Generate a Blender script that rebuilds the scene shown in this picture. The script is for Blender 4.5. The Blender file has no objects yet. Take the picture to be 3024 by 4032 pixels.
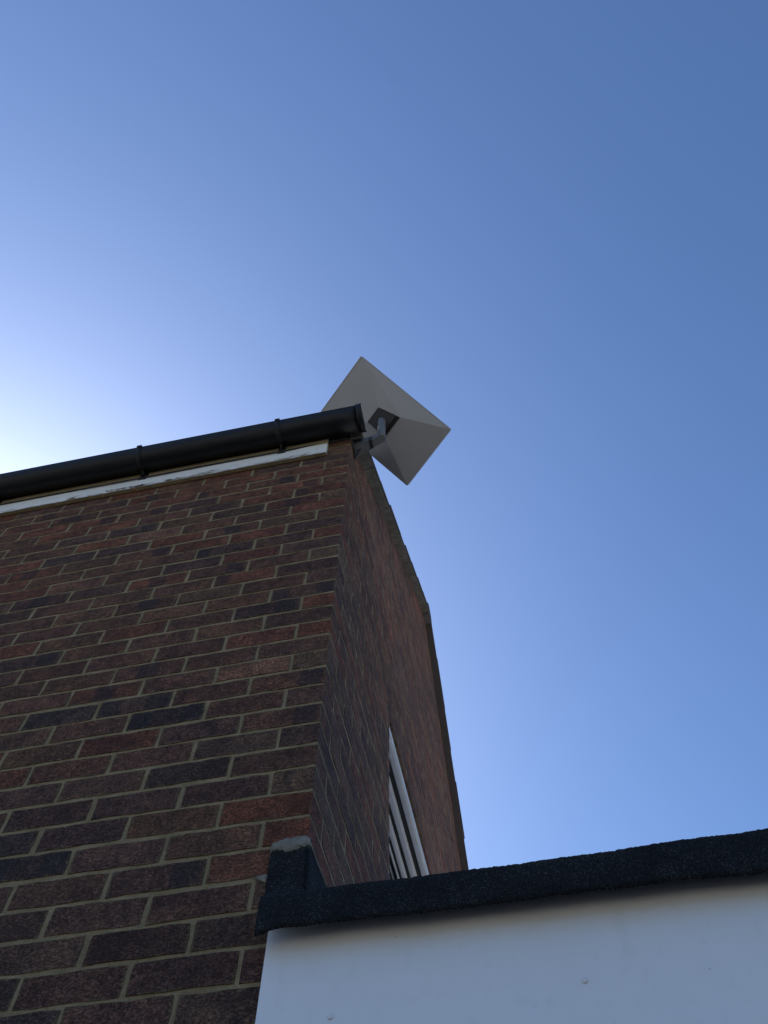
import bpy, bmesh, math, random
from mathutils import Vector, Matrix
rnd = random.Random(7)
scn = bpy.context.scene
COL = scn.collection

# ------------------------------------------------------------------ camera
CAM_LOC = Vector((0.46072, -1.37936, -1.20410))
RIGHT = Vector((0.9793625, 0.20200959, 0.00641995))
DOWN = Vector((-0.17541388, 0.86534411, -0.46947795))
FWD = Vector((-0.10039451, 0.45866295, 0.88292086))
FPX = 3178.11                                   # focal length for a 3024 pixel wide picture
cd = bpy.data.cameras.new('camera')
cd.sensor_fit = 'HORIZONTAL'
cd.sensor_width = 36.0
cd.lens = FPX / 3024.0 * 36.0
cd.clip_start = 0.02
cd.clip_end = 3000
cam = bpy.data.objects.new('camera', cd)
m = Matrix((RIGHT, -DOWN, -FWD)).transposed().to_4x4()
m.translation = CAM_LOC
cam.matrix_world = m
COL.objects.link(cam)
scn.camera = cam

# ------------------------------------------------------------------ sky, sun, exposure
SUN_AZ = math.radians(-51.8)                    # from +y towards +x
SUN_EL = math.radians(36.7)
w = bpy.data.worlds.new('World')
scn.world = w
w.use_nodes = True
nt = w.node_tree
for n in list(nt.nodes):
    nt.nodes.remove(n)
sky = nt.nodes.new('ShaderNodeTexSky')
sky.sky_type = 'NISHITA'
sky.sun_disc = False
sky.sun_elevation = SUN_EL
sky.sun_rotation = SUN_AZ
sky.altitude = 280
sky.air_density = 1.29
sky.dust_density = 3.1
sky.ozone_density = 10.0
bg = nt.nodes.new('ShaderNodeBackground')
bg.inputs['Strength'].default_value = 0.15
wo = nt.nodes.new('ShaderNodeOutputWorld')
wb = nt.nodes.new('ShaderNodeMixRGB')             # the camera's white balance over the whole sky
wb.blend_type = 'MULTIPLY'
wb.inputs[0].default_value = 1.0
wb.inputs[2].default_value = (1.0, 0.985, 1.0, 1)
nt.links.new(sky.outputs[0], wb.inputs[1])
nt.links.new(wb.outputs[0], bg.inputs[0])
nt.links.new(bg.outputs[0], wo.inputs[0])
sl = bpy.data.lights.new('sun', 'SUN')
sl.energy = 5.0
sl.angle = math.radians(0.53)
sl.color = (1.0, 0.95, 0.88)
sun = bpy.data.objects.new('sun', sl)
COL.objects.link(sun)
sdir = Vector((math.sin(SUN_AZ) * math.cos(SUN_EL), math.cos(SUN_AZ) * math.cos(SUN_EL), math.sin(SUN_EL)))
sun.rotation_euler = sdir.to_track_quat('Z', 'Y').to_euler()
sun.location = sdir * 30
scn.view_settings.view_transform = 'Standard'
scn.view_settings.look = 'None'
scn.view_settings.gamma = 1.0
scn.view_settings.use_curve_mapping = False
scn.view_settings.exposure = 0.3
scn.render.engine = 'CYCLES'
scn.cycles.max_bounces = 8
scn.cycles.diffuse_bounces = 5
scn.cycles.use_denoising = True

# ------------------------------------------------------------------ helpers
def mesh_obj(name, verts, faces, mat=None, parent=None, smooth=False, loc=None):
    me = bpy.data.meshes.new(name)
    me.from_pydata([tuple(v) for v in verts], [], faces)
    me.update()
    bm = bmesh.new()
    bm.from_mesh(me)
    bmesh.ops.recalc_face_normals(bm, faces=bm.faces)
    bm.to_mesh(me)
    bm.free()
    if mat:
        me.materials.append(mat)
    if smooth:
        for p in me.polygons:
            p.use_smooth = True
    o = bpy.data.objects.new(name, me)
    COL.objects.link(o)
    o.parent = parent
    if loc is not None:
        o.location = loc
    return o

def link_mesh(name, me, parent=None):
    o = bpy.data.objects.new(name, me)
    COL.objects.link(o)
    o.parent = parent
    return o

def bm_obj(name, bm, mat=None, parent=None, smooth=False):
    me = bpy.data.meshes.new(name)
    bmesh.ops.recalc_face_normals(bm, faces=bm.faces)
    bm.to_mesh(me)
    bm.free()
    if mat:
        me.materials.append(mat)
    if smooth:
        for p in me.polygons:
            p.use_smooth = True
    return link_mesh(name, me, parent)

def thing(name, label, cat, loc=(0, 0, 0)):
    o = bpy.data.objects.new(name, None)
    o.empty_display_size = 0.1
    COL.objects.link(o)
    o.location = loc
    o['label'] = label
    o['category'] = cat
    return o

def box_vf(x0, x1, y0, y1, z0, z1):
    v = [(x0, y0, z0), (x1, y0, z0), (x1, y1, z0), (x0, y1, z0), (x0, y0, z1), (x1, y0, z1), (x1, y1, z1), (x0, y1, z1)]
    f = [(0, 3, 2, 1), (4, 5, 6, 7), (0, 1, 5, 4), (1, 2, 6, 5), (2, 3, 7, 6), (3, 0, 4, 7)]
    return v, f

def box(name, b, mat, parent=None, bevel=0.0, seg=2):
    v, f = box_vf(*b)
    bm = bmesh.new()
    vs = [bm.verts.new(p) for p in v]
    for q in f:
        bm.faces.new([vs[i] for i in q])
    if bevel:
        bmesh.ops.bevel(bm, geom=list(bm.edges), offset=bevel, segments=seg, profile=0.5, affect='EDGES')
    return bm_obj(name, bm, mat, parent)

def extrude_profile(prof, xs, closed=True, jit=None):
    """profile of (y,z) swept along x stations; returns verts, faces"""
    n = len(prof)
    v, f = [], []
    for i, x in enumerate(xs):
        for k, (y, z) in enumerate(prof):
            d = jit(i, k, x) if jit else (0, 0, 0)
            v.append((x + d[0], y + d[1], z + d[2]))
    for i in range(len(xs) - 1):
        for k in range(n if closed else n - 1):
            a, b = i * n + k, i * n + (k + 1) % n
            f.append((a, b, b + n, a + n))
    if closed:
        f.append(tuple(range(n - 1, -1, -1)))
        f.append(tuple((len(xs) - 1) * n + k for k in range(n)))
    return v, f

def tube(name, pts, r, mat, parent=None, seg=10, caps=True):
    pts = [Vector(p) for p in pts]
    v, f = [], []
    up = Vector((0.3, 0.2, 0.93)).normalized()
    for i, p in enumerate(pts):
        t = (pts[min(i + 1, len(pts) - 1)] - pts[max(i - 1, 0)]).normalized()
        a = t.cross(up)
        if a.length < 1e-3:
            a = t.cross(Vector((1, 0, 0)))
        a.normalize()
        b = t.cross(a)
        for k in range(seg):
            an = 2 * math.pi * k / seg
            v.append(p + a * (r * math.cos(an)) + b * (r * math.sin(an)))
    for i in range(len(pts) - 1):
        for k in range(seg):
            f.append((i * seg + k, i * seg + (k + 1) % seg, (i + 1) * seg + (k + 1) % seg, (i + 1) * seg + k))
    if caps:
        f.append(tuple(range(seg)))
        f.append(tuple((len(pts) - 1) * seg + k for k in range(seg)))
    return mesh_obj(name, v, f, mat, parent, smooth=True)

def smooth_path(pts, n=8):
    P = [Vector(p) for p in pts]
    out = []
    for i in range(len(P) - 1):
        p0, p1, p2, p3 = P[max(i - 1, 0)], P[i], P[i + 1], P[min(i + 2, len(P) - 1)]
        for k in range(n):
            t = k / n
            out.append(0.5 * ((2 * p1) + (p2 - p0) * t + (2 * p0 - 5 * p1 + 4 * p2 - p3) * t * t + (3 * p1 - p0 - 3 * p2 + p3) * t ** 3))
    out.append(P[-1])
    return out

def project(p):
    q = Vector(p) - CAM_LOC
    d = q.dot(FWD)
    if d < 0.05:
        return None
    return (1512 + FPX * q.dot(RIGHT) / d, 2016 + FPX * q.dot(DOWN) / d)

# ------------------------------------------------------------------ materials
class NT:
    def __init__(s, name):
        s.m = bpy.data.materials.new(name)
        s.m.use_nodes = True
        s.t = s.m.node_tree
        s.b = s.t.nodes['Principled BSDF']
    def n(s, kind, **kw):
        nd = s.t.nodes.new('ShaderNode' + kind)
        for k, v in kw.items():
            if k.startswith('i_'):
                nd.inputs[k[2:]].default_value = v
            else:
                setattr(nd, k, v)
        return nd
    def l(s, a, b):
        s.t.links.new(a, b)
    def noise(s, vec, scale, detail=4, rough=0.55):
        nd = s.n('TexNoise')
        nd.inputs['Scale'].default_value = scale
        nd.inputs['Detail'].default_value = detail
        nd.inputs['Roughness'].default_value = rough
        if vec is not None:
            s.l(vec, nd.inputs['Vector'])
        return nd.outputs['Fac']
    def ramp(s, fac, stops):
        nd = s.n('ValToRGB')
        el = nd.color_ramp.elements
        while len(el) < len(stops):
            el.new(0.5)
        for e, (p, c) in zip(el, stops):
            e.position = p
            e.color = (c[0], c[1], c[2], 1) if not isinstance(c, (int, float)) else (c, c, c, 1)
        s.l(fac, nd.inputs[0])
        return nd.outputs[0]
    def mix(s, fac, a, b, blend='MIX'):
        nd = s.n('MixRGB', blend_type=blend)
        for sock, val in ((0, fac), (1, a), (2, b)):
            if isinstance(val, (int, float)):
                nd.inputs[sock].default_value = val
            elif isinstance(val, tuple):
                nd.inputs[sock].default_value = (*val, 1)
            else:
                s.l(val, nd.inputs[sock])
        return nd.outputs[0]
    def math(s, op, a, b=0.0, c=None):
        nd = s.n('Math', operation=op)
        for i, val in enumerate((a, b) if c is None else (a, b, c)):
            if isinstance(val, (int, float)):
                nd.inputs[i].default_value = val
            else:
                s.l(val, nd.inputs[i])
        return nd.outputs[0]
    def bump(s, h, strength, dist=0.01, prev=None):
        nd = s.n('Bump')
        nd.inputs['Strength'].default_value = strength
        nd.inputs['Distance'].default_value = dist
        s.l(h, nd.inputs['Height'])
        if prev is not None:
            s.l(prev, nd.inputs['Normal'])
        return nd.outputs[0]
    def out(s, color=None, rough=0.8, normal=None, spec=0.3):
        for sock, val in (('Base Color', color), ('Roughness', rough)):
            if val is None:
                continue
            if isinstance(val, tuple):
                s.b.inputs[sock].default_value = (*val, 1)
            elif isinstance(val, (int, float)):
                s.b.inputs[sock].default_value = val
            else:
                s.l(val, s.b.inputs[sock])
        s.b.inputs['Specular IOR Level'].default_value = spec
        if normal is not None:
            s.l(normal, s.b.inputs['Normal'])
        return s.m

MORTAR_RGB = (0.36, 0.30, 0.19)

def mat_brick(name, single):
    """single: every brick is an object (its own tint in Object Info); otherwise one mesh of many bricks"""
    N = NT(name)
    geo = N.n('NewGeometry')
    if single:
        oi = N.n('ObjectInfo')
        base, alpha, rand = oi.outputs['Color'], oi.outputs['Alpha'], oi.outputs['Random']
    else:
        at = N.n('VertexColor', layer_name='tint')
        base, alpha = at.outputs['Color'], at.outputs['Alpha']
        rand = geo.outputs['Random Per Island']
    # position on the wall, shifted per brick so that no two share their grain
    vadd = N.n('VectorMath', operation='MULTIPLY_ADD')
    N.l(geo.outputs['Position'], vadd.inputs[0])
    vadd.inputs[1].default_value = (1, 1, 1)
    cmb = N.n('CombineXYZ')
    r7 = N.math('MULTIPLY', rand, 37.0)
    N.l(r7, cmb.inputs[0]); N.l(r7, cmb.inputs[1]); N.l(r7, cmb.inputs[2])
    N.l(cmb.outputs[0], vadd.inputs[2])
    pos = vadd.outputs[0]
    big = N.noise(pos, 9, 4, 0.6)
    mid = N.noise(pos, 42, 5, 0.65)
    fine = N.noise(pos, 190, 4, 0.7)
    col = N.mix(N.ramp(big, [(0.36, 0), (0.66, 1)]), N.mix(1.0, base, (0.70, 0.66, 0.70), 'MULTIPLY'), N.mix(1.0, base, (1.28, 1.16, 1.06), 'MULTIPLY'))
    col = N.mix(N.ramp(mid, [(0.32, 0.0), (0.70, 1.0)]), N.mix(1.0, col, (0.78, 0.76, 0.78), 'MULTIPLY'), N.mix(1.0, col, (1.55, 1.38, 1.28), 'MULTIPLY'))
    col = N.mix(N.ramp(fine, [(0.30, 0.85), (0.50, 0.0)]), col, (0.025, 0.018, 0.02))
    # creased, sandy face
    mpc = N.n('Mapping'); mpc.inputs['Scale'].default_value = (1, 1, 2.6)
    N.l(pos, mpc.inputs[0])
    crn = N.noise(mpc.outputs[0], 75, 6, 0.72)
    crease = N.ramp(N.math('ABSOLUTE', N.math('SUBTRACT', crn, 0.5)), [(0.0, 1.0), (0.035, 0.0)])
    col = N.mix(N.math('MULTIPLY', crease, 0.55), col, (0.035, 0.024, 0.022))
    gr2 = N.noise(pos, 420, 3, 0.8)
    col = N.mix(N.ramp(gr2, [(0.56, 0.0), (0.72, 0.5)]), col, (0.30, 0.19, 0.14))
    # burnt blue-black kiss marks
    if single:
        tc = N.n('TexCoord')
        sx = N.n('SeparateXYZ')
        N.l(tc.outputs['Object'], sx.inputs[0])
        xn = N.math('ADD', N.math('MULTIPLY', sx.outputs[0], 1 / 0.215), 0.5)
        wob = N.math('MULTIPLY', N.math('SUBTRACT', N.noise(pos, 30, 3), 0.5), 0.10)
        xw = N.math('ADD', xn, wob)
        single_d = N.math('ADD', N.math('ABSOLUTE', N.math('SUBTRACT', xw, N.math('MULTIPLY', alpha, 2.0))), N.math('MULTIPLY', N.math('GREATER_THAN', alpha, 0.95), 9.0))
        both_d = N.math('ABSOLUTE', N.math('SUBTRACT', N.math('ABSOLUTE', N.math('SUBTRACT', xw, 0.5)), 0.34))
        isb = N.math('COMPARE', alpha, 0.75, 0.05)
        d = N.math('ADD', N.math('MULTIPLY', both_d, isb), N.math('MULTIPLY', single_d, N.math('SUBTRACT', 1.0, isb)))
        mk = N.n('MapRange')
        N.l(d, mk.inputs[0])
        mk.inputs[1].default_value = 0.17; mk.inputs[2].default_value = 0.13
        mk.inputs[3].default_value = 0.0; mk.inputs[4].default_value = 1.0
        band = N.math('MULTIPLY', mk.outputs[0], 0.62)
        col = N.mix(band, col, (0.062, 0.053, 0.056))
        # mortar smeared over the arrises
        sz = sx.outputs[2]
        ez = N.math('ABSOLUTE', sz)
        em = N.n('MapRange')
        N.l(N.math('ADD', ez, N.math('MULTIPLY', N.math('SUBTRACT', N.noise(pos, 55, 5, 0.75), 0.5), 0.042)), em.inputs[0])
        em.inputs[1].default_value = 0.0300; em.inputs[2].default_value = 0.0340
        sn = N.n('SeparateXYZ'); N.l(tc.outputs['Normal'], sn.inputs[0])
        face = N.math('GREATER_THAN', N.math('ABSOLUTE', sn.outputs[1]), 0.6)
        ex = N.n('MapRange')
        N.l(N.math('ADD', N.math('ABSOLUTE', sx.outputs[0]), N.math('MULTIPLY', N.math('SUBTRACT', N.noise(pos, 70, 5, 0.75), 0.5), 0.030)), ex.inputs[0])
        ex.inputs[1].default_value = 0.1030; ex.inputs[2].default_value = 0.1065
        col = N.mix(N.math('MULTIPLY', N.math('MAXIMUM', em.outputs[0], N.math('MULTIPLY', ex.outputs[0], face)), 0.8), col, (0.25, 0.19, 0.105))
    # pale salts and chips
    sp = N.noise(pos, 110, 2, 0.5)
    col = N.mix(N.ramp(sp, [(0.735, 0), (0.765, 0.7)]), col, (0.36, 0.27, 0.23))
    bl = N.noise(pos, 17, 3, 0.6)
    col = N.mix(N.ramp(bl, [(0.64, 0), (0.80, 0.35)]), col, (0.30, 0.22, 0.20))
    h = N.math('SUBTRACT', N.math('ADD', N.math('MULTIPLY', mid, 0.7), N.math('MULTIPLY', fine, 0.6)), N.math('MULTIPLY', crease, 0.25))
    nrm = N.bump(h, 1.0, 0.014 if single else 0.006)
    return N.out(col, 0.9, nrm, 0.2)

M = {}
M['brick'] = mat_brick('brick_fired_clay', True)
M['brick_many'] = mat_brick('brick_fired_clay_wall', False)

N = NT('mortar_sand_cement')
tc = N.n('NewGeometry').outputs['Position']
a, b = N.noise(tc, 14, 4), N.noise(tc, 160, 4, 0.7)
c = N.mix(N.ramp(a, [(0.3, 0), (0.7, 1)]), (0.215, 0.165, 0.092), (0.345, 0.272, 0.162))
c = N.mix(N.ramp(b, [(0.3, 0.5), (0.5, 0)]), c, (0.11, 0.085, 0.05))
M['mortar'] = N.out(c, 0.95, N.bump(N.math('ADD', a, N.math('MULTIPLY', b, 0.5)), 0.8, 0.008), 0.1)

N = NT('mortar_pale_repair')
tc = N.n('NewGeometry').outputs['Position']
a, b = N.noise(tc, 40, 5), N.noise(tc, 200, 4, 0.7)
c = N.mix(N.ramp(a, [(0.35, 0), (0.65, 1)]), (0.19, 0.18, 0.145), (0.30, 0.285, 0.235))
M['repair'] = N.out(c, 0.95, N.bump(N.math('ADD', a, N.math('MULTIPLY', b, 0.4)), 0.9, 0.008), 0.1)

N = NT('paint_old_white')
tc = N.n('NewGeometry').outputs['Position']
mp = N.n('Mapping'); mp.inputs['Scale'].default_value = (0.35, 1, 2.2)
N.l(tc, mp.inputs[0])
a = N.noise(mp.outputs[0], 26, 6, 0.65)
sx = N.n('SeparateXYZ'); N.l(tc, sx.inputs[0])
lowz = N.n('MapRange'); N.l(sx.outputs[2], lowz.inputs[0])
lowz.inputs[1].default_value = 2.125; lowz.inputs[2].default_value = 2.082; lowz.inputs[3].default_value = 0.0; lowz.inputs[4].default_value = 0.22
pe = N.math('ADD', a, lowz.outputs[0])
c = N.mix(N.ramp(N.noise(tc, 6, 4), [(0.35, 0), (0.7, 1)]), (0.74, 0.73, 0.68), (0.82, 0.82, 0.79))
c = N.mix(N.ramp(pe, [(0.665, 0), (0.69, 1)]), c, (0.30, 0.27, 0.22))
c = N.mix(N.ramp(N.noise(tc, 55, 4), [(0.62, 0), (0.75, 0.5)]), c, (0.36, 0.33, 0.27))
M['old_paint'] = N.out(c, 0.55, N.bump(N.ramp(pe, [(0.655, 1), (0.69, 0)]), 0.7, 0.003), 0.4)

N = NT('timber_brown')
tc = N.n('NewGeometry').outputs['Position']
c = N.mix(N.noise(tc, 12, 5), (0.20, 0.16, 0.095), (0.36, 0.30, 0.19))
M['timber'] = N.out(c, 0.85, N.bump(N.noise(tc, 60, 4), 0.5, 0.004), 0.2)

N = NT('plastic_black_gutter')
tc = N.n('NewGeometry').outputs['Position']
mp = N.n('Mapping'); mp.inputs['Scale'].default_value = (0.4, 3, 3)
N.l(tc, mp.inputs[0])
a = N.noise(mp.outputs[0], 18, 5, 0.6)
c = N.mix(N.ramp(a, [(0.45, 0), (0.8, 0.6)]), (0.006, 0.0065, 0.009), (0.026, 0.026, 0.028))
M['gutter'] = N.out(c, N.math('ADD', N.math('MULTIPLY', a, 0.3), 0.36), N.bump(N.noise(tc, 90, 3), 0.06, 0.002), 0.32)

N = NT('plastic_dish_white')
tc = N.n('NewGeometry').outputs['Position']
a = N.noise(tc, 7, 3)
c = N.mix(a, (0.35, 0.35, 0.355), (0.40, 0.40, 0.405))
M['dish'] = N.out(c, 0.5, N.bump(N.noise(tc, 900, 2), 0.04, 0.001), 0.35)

def plain(name, rgb, rough, spec=0.4, bump=0.05, sc=300):
    N = NT(name)
    tc = N.n('NewGeometry').outputs['Position']
    a = N.noise(tc, 20, 4)
    c = N.mix(a, tuple(x * 0.85 for x in rgb), tuple(min(1, x * 1.15) for x in rgb))
    return N.out(c, rough, N.bump(N.noise(tc, sc, 3), bump, 0.001), spec)

M['mount_grey'] = plain('plastic_mount_grey', (0.15, 0.155, 0.165), 0.5)
M['housing'] = plain('plastic_housing_dark', (0.05, 0.05, 0.054), 0.55)
M['cable'] = plain('rubber_cable_black', (0.02, 0.02, 0.022), 0.45)
M['band'] = plain('plastic_band_black', (0.025, 0.025, 0.027), 0.5)
M['tile'] = plain('concrete_roof_tile', (0.085, 0.075, 0.07), 0.9, 0.2, 0.6, 150)
M['bedding'] = plain('mortar_bedding', (0.24, 0.20, 0.14), 0.95, 0.1, 0.6, 120)
M['upvc'] = plain('upvc_white', (0.78, 0.78, 0.78), 0.22, 0.5, 0.02)
M['gasket'] = plain('rubber_gasket', (0.02, 0.02, 0.02), 0.6)
M['deck_bounce'] = plain('roof_deck_pale_bounce', (0.52, 0.51, 0.49), 0.95, 0.1, 0.8, 90)  # unseen deck made pale to bounce light onto window and gable
M['room'] = plain('plaster_room', (0.35, 0.33, 0.30), 0.9)

N = NT('cement_board_undercloak')
tc = N.n('NewGeometry').outputs['Position']
a = N.noise(tc, 22, 5, 0.65)
c = N.mix(N.ramp(a, [(0.35, 0), (0.68, 1)]), (0.10, 0.092, 0.080), (0.20, 0.185, 0.165))
c = N.mix(N.ramp(N.noise(tc, 5, 3), [(0.5, 0), (0.75, 0.6)]), c, (0.085, 0.08, 0.065))
M['undercloak'] = N.out(c, 0.95, N.bump(N.noise(tc, 120, 4), 0.5, 0.003), 0.1)

M['undercloak_dark'] = plain('cement_board_dark', (0.105, 0.088, 0.078), 0.95, 0.1, 0.5, 120)  # darker board for the rear slope

N = NT('glass_window')
N.b.inputs['Base Color'].default_value = (0.9, 0.95, 0.95, 1)
N.b.inputs['Roughness'].default_value = 0.01
N.b.inputs['Transmission Weight'].default_value = 1.0
N.b.inputs['IOR'].default_value = 1.5
M['glass'] = N.m

N = NT('felt_mineral')
tc = N.n('NewGeometry').outputs['Position']
v = N.n('TexVoronoi'); v.inputs['Scale'].default_value = 700
N.l(tc, v.inputs['Vector'])
sep = N.n('SeparateColor'); N.l(v.outputs['Color'], sep.inputs[0])
g = N.ramp(sep.outputs[0], [(0.0, (0.010, 0.012, 0.015)), (0.66, (0.036, 0.041, 0.046)), (0.90, (0.070, 0.078, 0.085)), (0.985, (0.20, 0.21, 0.21))])
a = N.noise(tc, 13, 5, 0.6)
c = N.mix(N.ramp(a, [(0.38, 0.65), (0.62, 0)]), g, (0.015, 0.018, 0.022))
M['felt'] = N.out(c, 0.9, N.bump(N.math('ADD', v.outputs['Distance'], N.math('MULTIPLY', a, 3.0)), 1.0, 0.006), 0.2)

N = NT('upvc_fascia_dirt_shade')
tc = N.n('NewGeometry').outputs['Position']
a = N.noise(tc, 9, 5, 0.6)
mp = N.n('Mapping'); mp.inputs['Scale'].default_value = (1, 1, 0.6)
N.l(tc, mp.inputs[0])
st = N.noise(mp.outputs[0], 7, 3, 0.5)
sx = N.n('SeparateXYZ'); N.l(tc, sx.inputs[0])
hi = N.n('MapRange'); N.l(sx.outputs[2], hi.inputs[0])
hi.inputs[1].default_value = -0.31; hi.inputs[2].default_value = -0.225; hi.inputs[3].default_value = 0.0; hi.inputs[4].default_value = 0.10  # extra grime towards the top, partly painted shade under the felt edge
c = N.mix(a, (0.80, 0.80, 0.80), (0.86, 0.86, 0.86))
c = N.mix(N.ramp(N.math('ADD', st, hi.outputs[0]), [(0.66, 0), (0.95, 0.6)]), c, (0.40, 0.37, 0.29))
c = N.mix(N.ramp(N.noise(tc, 48, 3, 0.6), [(0.745, 0), (0.775, 0.7)]), c, (0.20, 0.19, 0.17))
c = N.mix(N.ramp(N.noise(tc, 3.2, 5, 0.7), [(0.62, 0), (0.74, 0.18)]), c, (0.45, 0.46, 0.42))
ln = N.ramp(N.math('ABSOLUTE', N.math('SUBTRACT', N.noise(tc, 17, 4, 0.6), 0.5)), [(0.0, 1.0), (0.006, 0.0)])
gate = N.ramp(N.noise(tc, 8.5, 2, 0.5), [(0.66, 0), (0.69, 1)])
c = N.mix(N.math('MULTIPLY', N.math('MULTIPLY', ln, gate), 0.75), c, (0.16, 0.15, 0.13))
c = N.mix(N.ramp(N.noise(mp.outputs[0], 38, 5, 0.7), [(0.55, 0), (0.80, 0.16)]), c, (0.40, 0.40, 0.37))
M['fascia'] = N.out(c, 0.32, N.bump(N.noise(tc, 12, 3), 0.05, 0.004), 0.5)

N = NT('ground_paving_and_grass')
tc = N.n('NewGeometry').outputs['Position']
c = N.mix(N.ramp(N.noise(tc, 0.6, 5), [(0.4, 0), (0.6, 1)]), (0.34, 0.31, 0.22), (0.50, 0.46, 0.38))
M['ground'] = N.out(c, 0.95, N.bump(N.noise(tc, 30, 4), 0.5, 0.02), 0.1)

# ------------------------------------------------------------------ the setting
ZG = -2.75
g = mesh_obj('ground', [(-900, -900, ZG), (900, -900, ZG), (900, 900, ZG), (-900, 900, ZG)], [(0, 1, 2, 3)], M['ground'])
g['kind'] = 'structure'
g['label'] = 'ground of paving and grass around the house'

N = NT('bounce_cutter_dark')
tc = N.n('NewGeometry').outputs['Position']
c = N.mix(N.noise(tc, 3, 5), (0.05, 0.049, 0.047), (0.09, 0.087, 0.082))
M['bounce_cutter'] = N.out(c, 0.95, N.bump(N.noise(tc, 120, 4), 0.6, 0.006), 0.15)
v, f = box_vf(-9.0, 9.0, -7.0, 6.0, ZG - 0.1, ZG + 0.02)  # added unseen sheet, dark to cut light bounced onto the lower wall
dr = mesh_obj('added_bounce_cutter', v, f, M['bounce_cutter'])
dr['kind'] = 'structure'
dr['label'] = 'added unseen dark sheet that cuts light bounced off near ground'

# ------------------------------------------------------------------ brick house: cores of the walls
house = thing('brick_house', 'dark red brick house with gabled end and white painted eaves board', 'house', (0, 0, 0))
XL, YB = -8.0, 3.45
SL = 0.755                                       # front roof pitch
RIDGE = (2.22, 2.225 + SL * 2.22)
SB = -(RIDGE[1] - 2.35) / (YB - RIDGE[0])        # back roof pitch
def verge_z(y):
    return 2.225 + SL * y if y < RIDGE[0] else RIDGE[1] + SB * (y - RIDGE[0])
WY0, WY1, WZ0, WZ1 = 0.885, 2.15, 0.22, 1.351    # window opening
REC = 0.0026                                      # mortar set back from the brick faces

front_wall = mesh_obj('front_wall', [(XL, REC, ZG), (-REC, REC, ZG), (-REC, REC, 2.24), (XL, REC, 2.24),
                                     (XL, 0.25, ZG), (-REC, 0.25, ZG), (-REC, 0.25, 2.40), (XL, 0.25, 2.40)],
                      [(0, 1, 2, 3), (3, 2, 6, 7), (4, 7, 6, 5), (0, 3, 7, 4)], M['mortar'], house)
gv, gf = [], []
def gquad(pts):
    i = len(gv)
    gv.extend(pts)
    gf.append(tuple(range(i, i + len(pts))))
for X in (-0.0017, -0.26):
    gquad([(X, REC, ZG), (X, YB, ZG), (X, YB, WZ0), (X, REC, WZ0)])
    gquad([(X, REC, WZ0), (X, WY0, WZ0), (X, WY0, WZ1), (X, REC, WZ1)])
    gquad([(X, WY1, WZ0), (X, YB, WZ0), (X, YB, WZ1), (X, WY1, WZ1)])
    gquad([(X, REC, WZ1 + 0.006), (X, YB, WZ1 + 0.006), (X, YB, verge_z(YB)), (X, RIDGE[0], RIDGE[1] + 0.02), (X, REC, verge_z(0) + 0.02)])
X0, X1 = -0.26, -0.0017
gquad([(X0, REC, WZ1 + 0.006), (X1, REC, WZ1 + 0.006), (X1, YB, WZ1 + 0.006), (X0, YB, WZ1 + 0.006)])
gquad([(X0, WY0, WZ0), (X1, WY0, WZ0), (X1, WY1, WZ0), (X0, WY1, WZ0)])
gquad([(X0, WY0, WZ0), (X1, WY0, WZ0), (X1, WY0, WZ1), (X0, WY0, WZ1)])
gquad([(X0, WY1, WZ0), (X1, WY1, WZ0), (X1, WY1, WZ1), (X0, WY1, WZ1)])
gable_wall = mesh_obj('gable_wall', gv, gf, M['mortar'], house)
v, f = box_vf(XL, -0.26, YB - 0.25, YB, ZG, 2.35)
mesh_obj('rear_wall', v, f, M['mortar'], house)
mesh_obj('far_gable_wall', [(XL, REC, ZG), (XL, YB, ZG), (XL, YB, verge_z(YB)), (XL, RIDGE[0], RIDGE[1]), (XL, REC, 2.225)],
         [(0, 1, 2, 3, 4)], M['mortar'], house)

# ------------------------------------------------------------------ bricks
BH, BD = 0.065, 0.045
GM = 0.2132                                      # brick + joint along the gable
def brick_mesh(name, L, H, D, right_end=False, left_end=True, depth_x=None):
    """face towards -y, centred; slightly wavy arrises"""
    nx = max(2, round(L / 0.043))
    nz = 2
    bm = bmesh.new()
    grid = []
    for j in range(nz + 1):
        row = []
        for i in range(nx + 1):
            x = -L / 2 + L * i / nx
            z = -H / 2 + H * j / nz
            y = rnd.uniform(-0.0006, 0.0004)
            if j in (0, nz):
                z += rnd.uniform(-0.0024, 0.0014) * (1 if j else -1)
                y += 0.0004
            if i in (0, nx):
                x += rnd.uniform(-0.0030, 0.0014) * (1 if i else -1)
                y += 0.0004
            if rnd.random() < 0.0 and j in (0, nz):
                z *= 0.93
                y += 0.003
            row.append(bm.verts.new((x, y, z)))
        grid.append(row)
    for j in range(nz):
        for i in range(nx):
            bm.faces.new((grid[j][i], grid[j][i + 1], grid[j + 1][i + 1], grid[j + 1][i]))
    def ring():
        r = [grid[0][i] for i in range(nx + 1)] + [grid[j][nx] for j in range(1, nz + 1)]
        r += [grid[nz][i] for i in range(nx - 1, -1, -1)] + [grid[j][0] for j in range(nz - 1, 0, -1)]
        return r
    rg = ring()
    back = [bm.verts.new((q.co.x, D, q.co.z)) for q in rg]
    n = len(rg)
    for k in range(n):
        bm.faces.new((rg[k], back[k], back[(k + 1) % n], rg[(k + 1) % n]))
    bm.faces.new(back)
    bmesh.ops.recalc_face_normals(bm, faces=bm.faces)
    me = bpy.data.meshes.new(name)
    bm.to_mesh(me)
    bm.free()
    me.materials.append(M['brick'])
    return me

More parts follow.
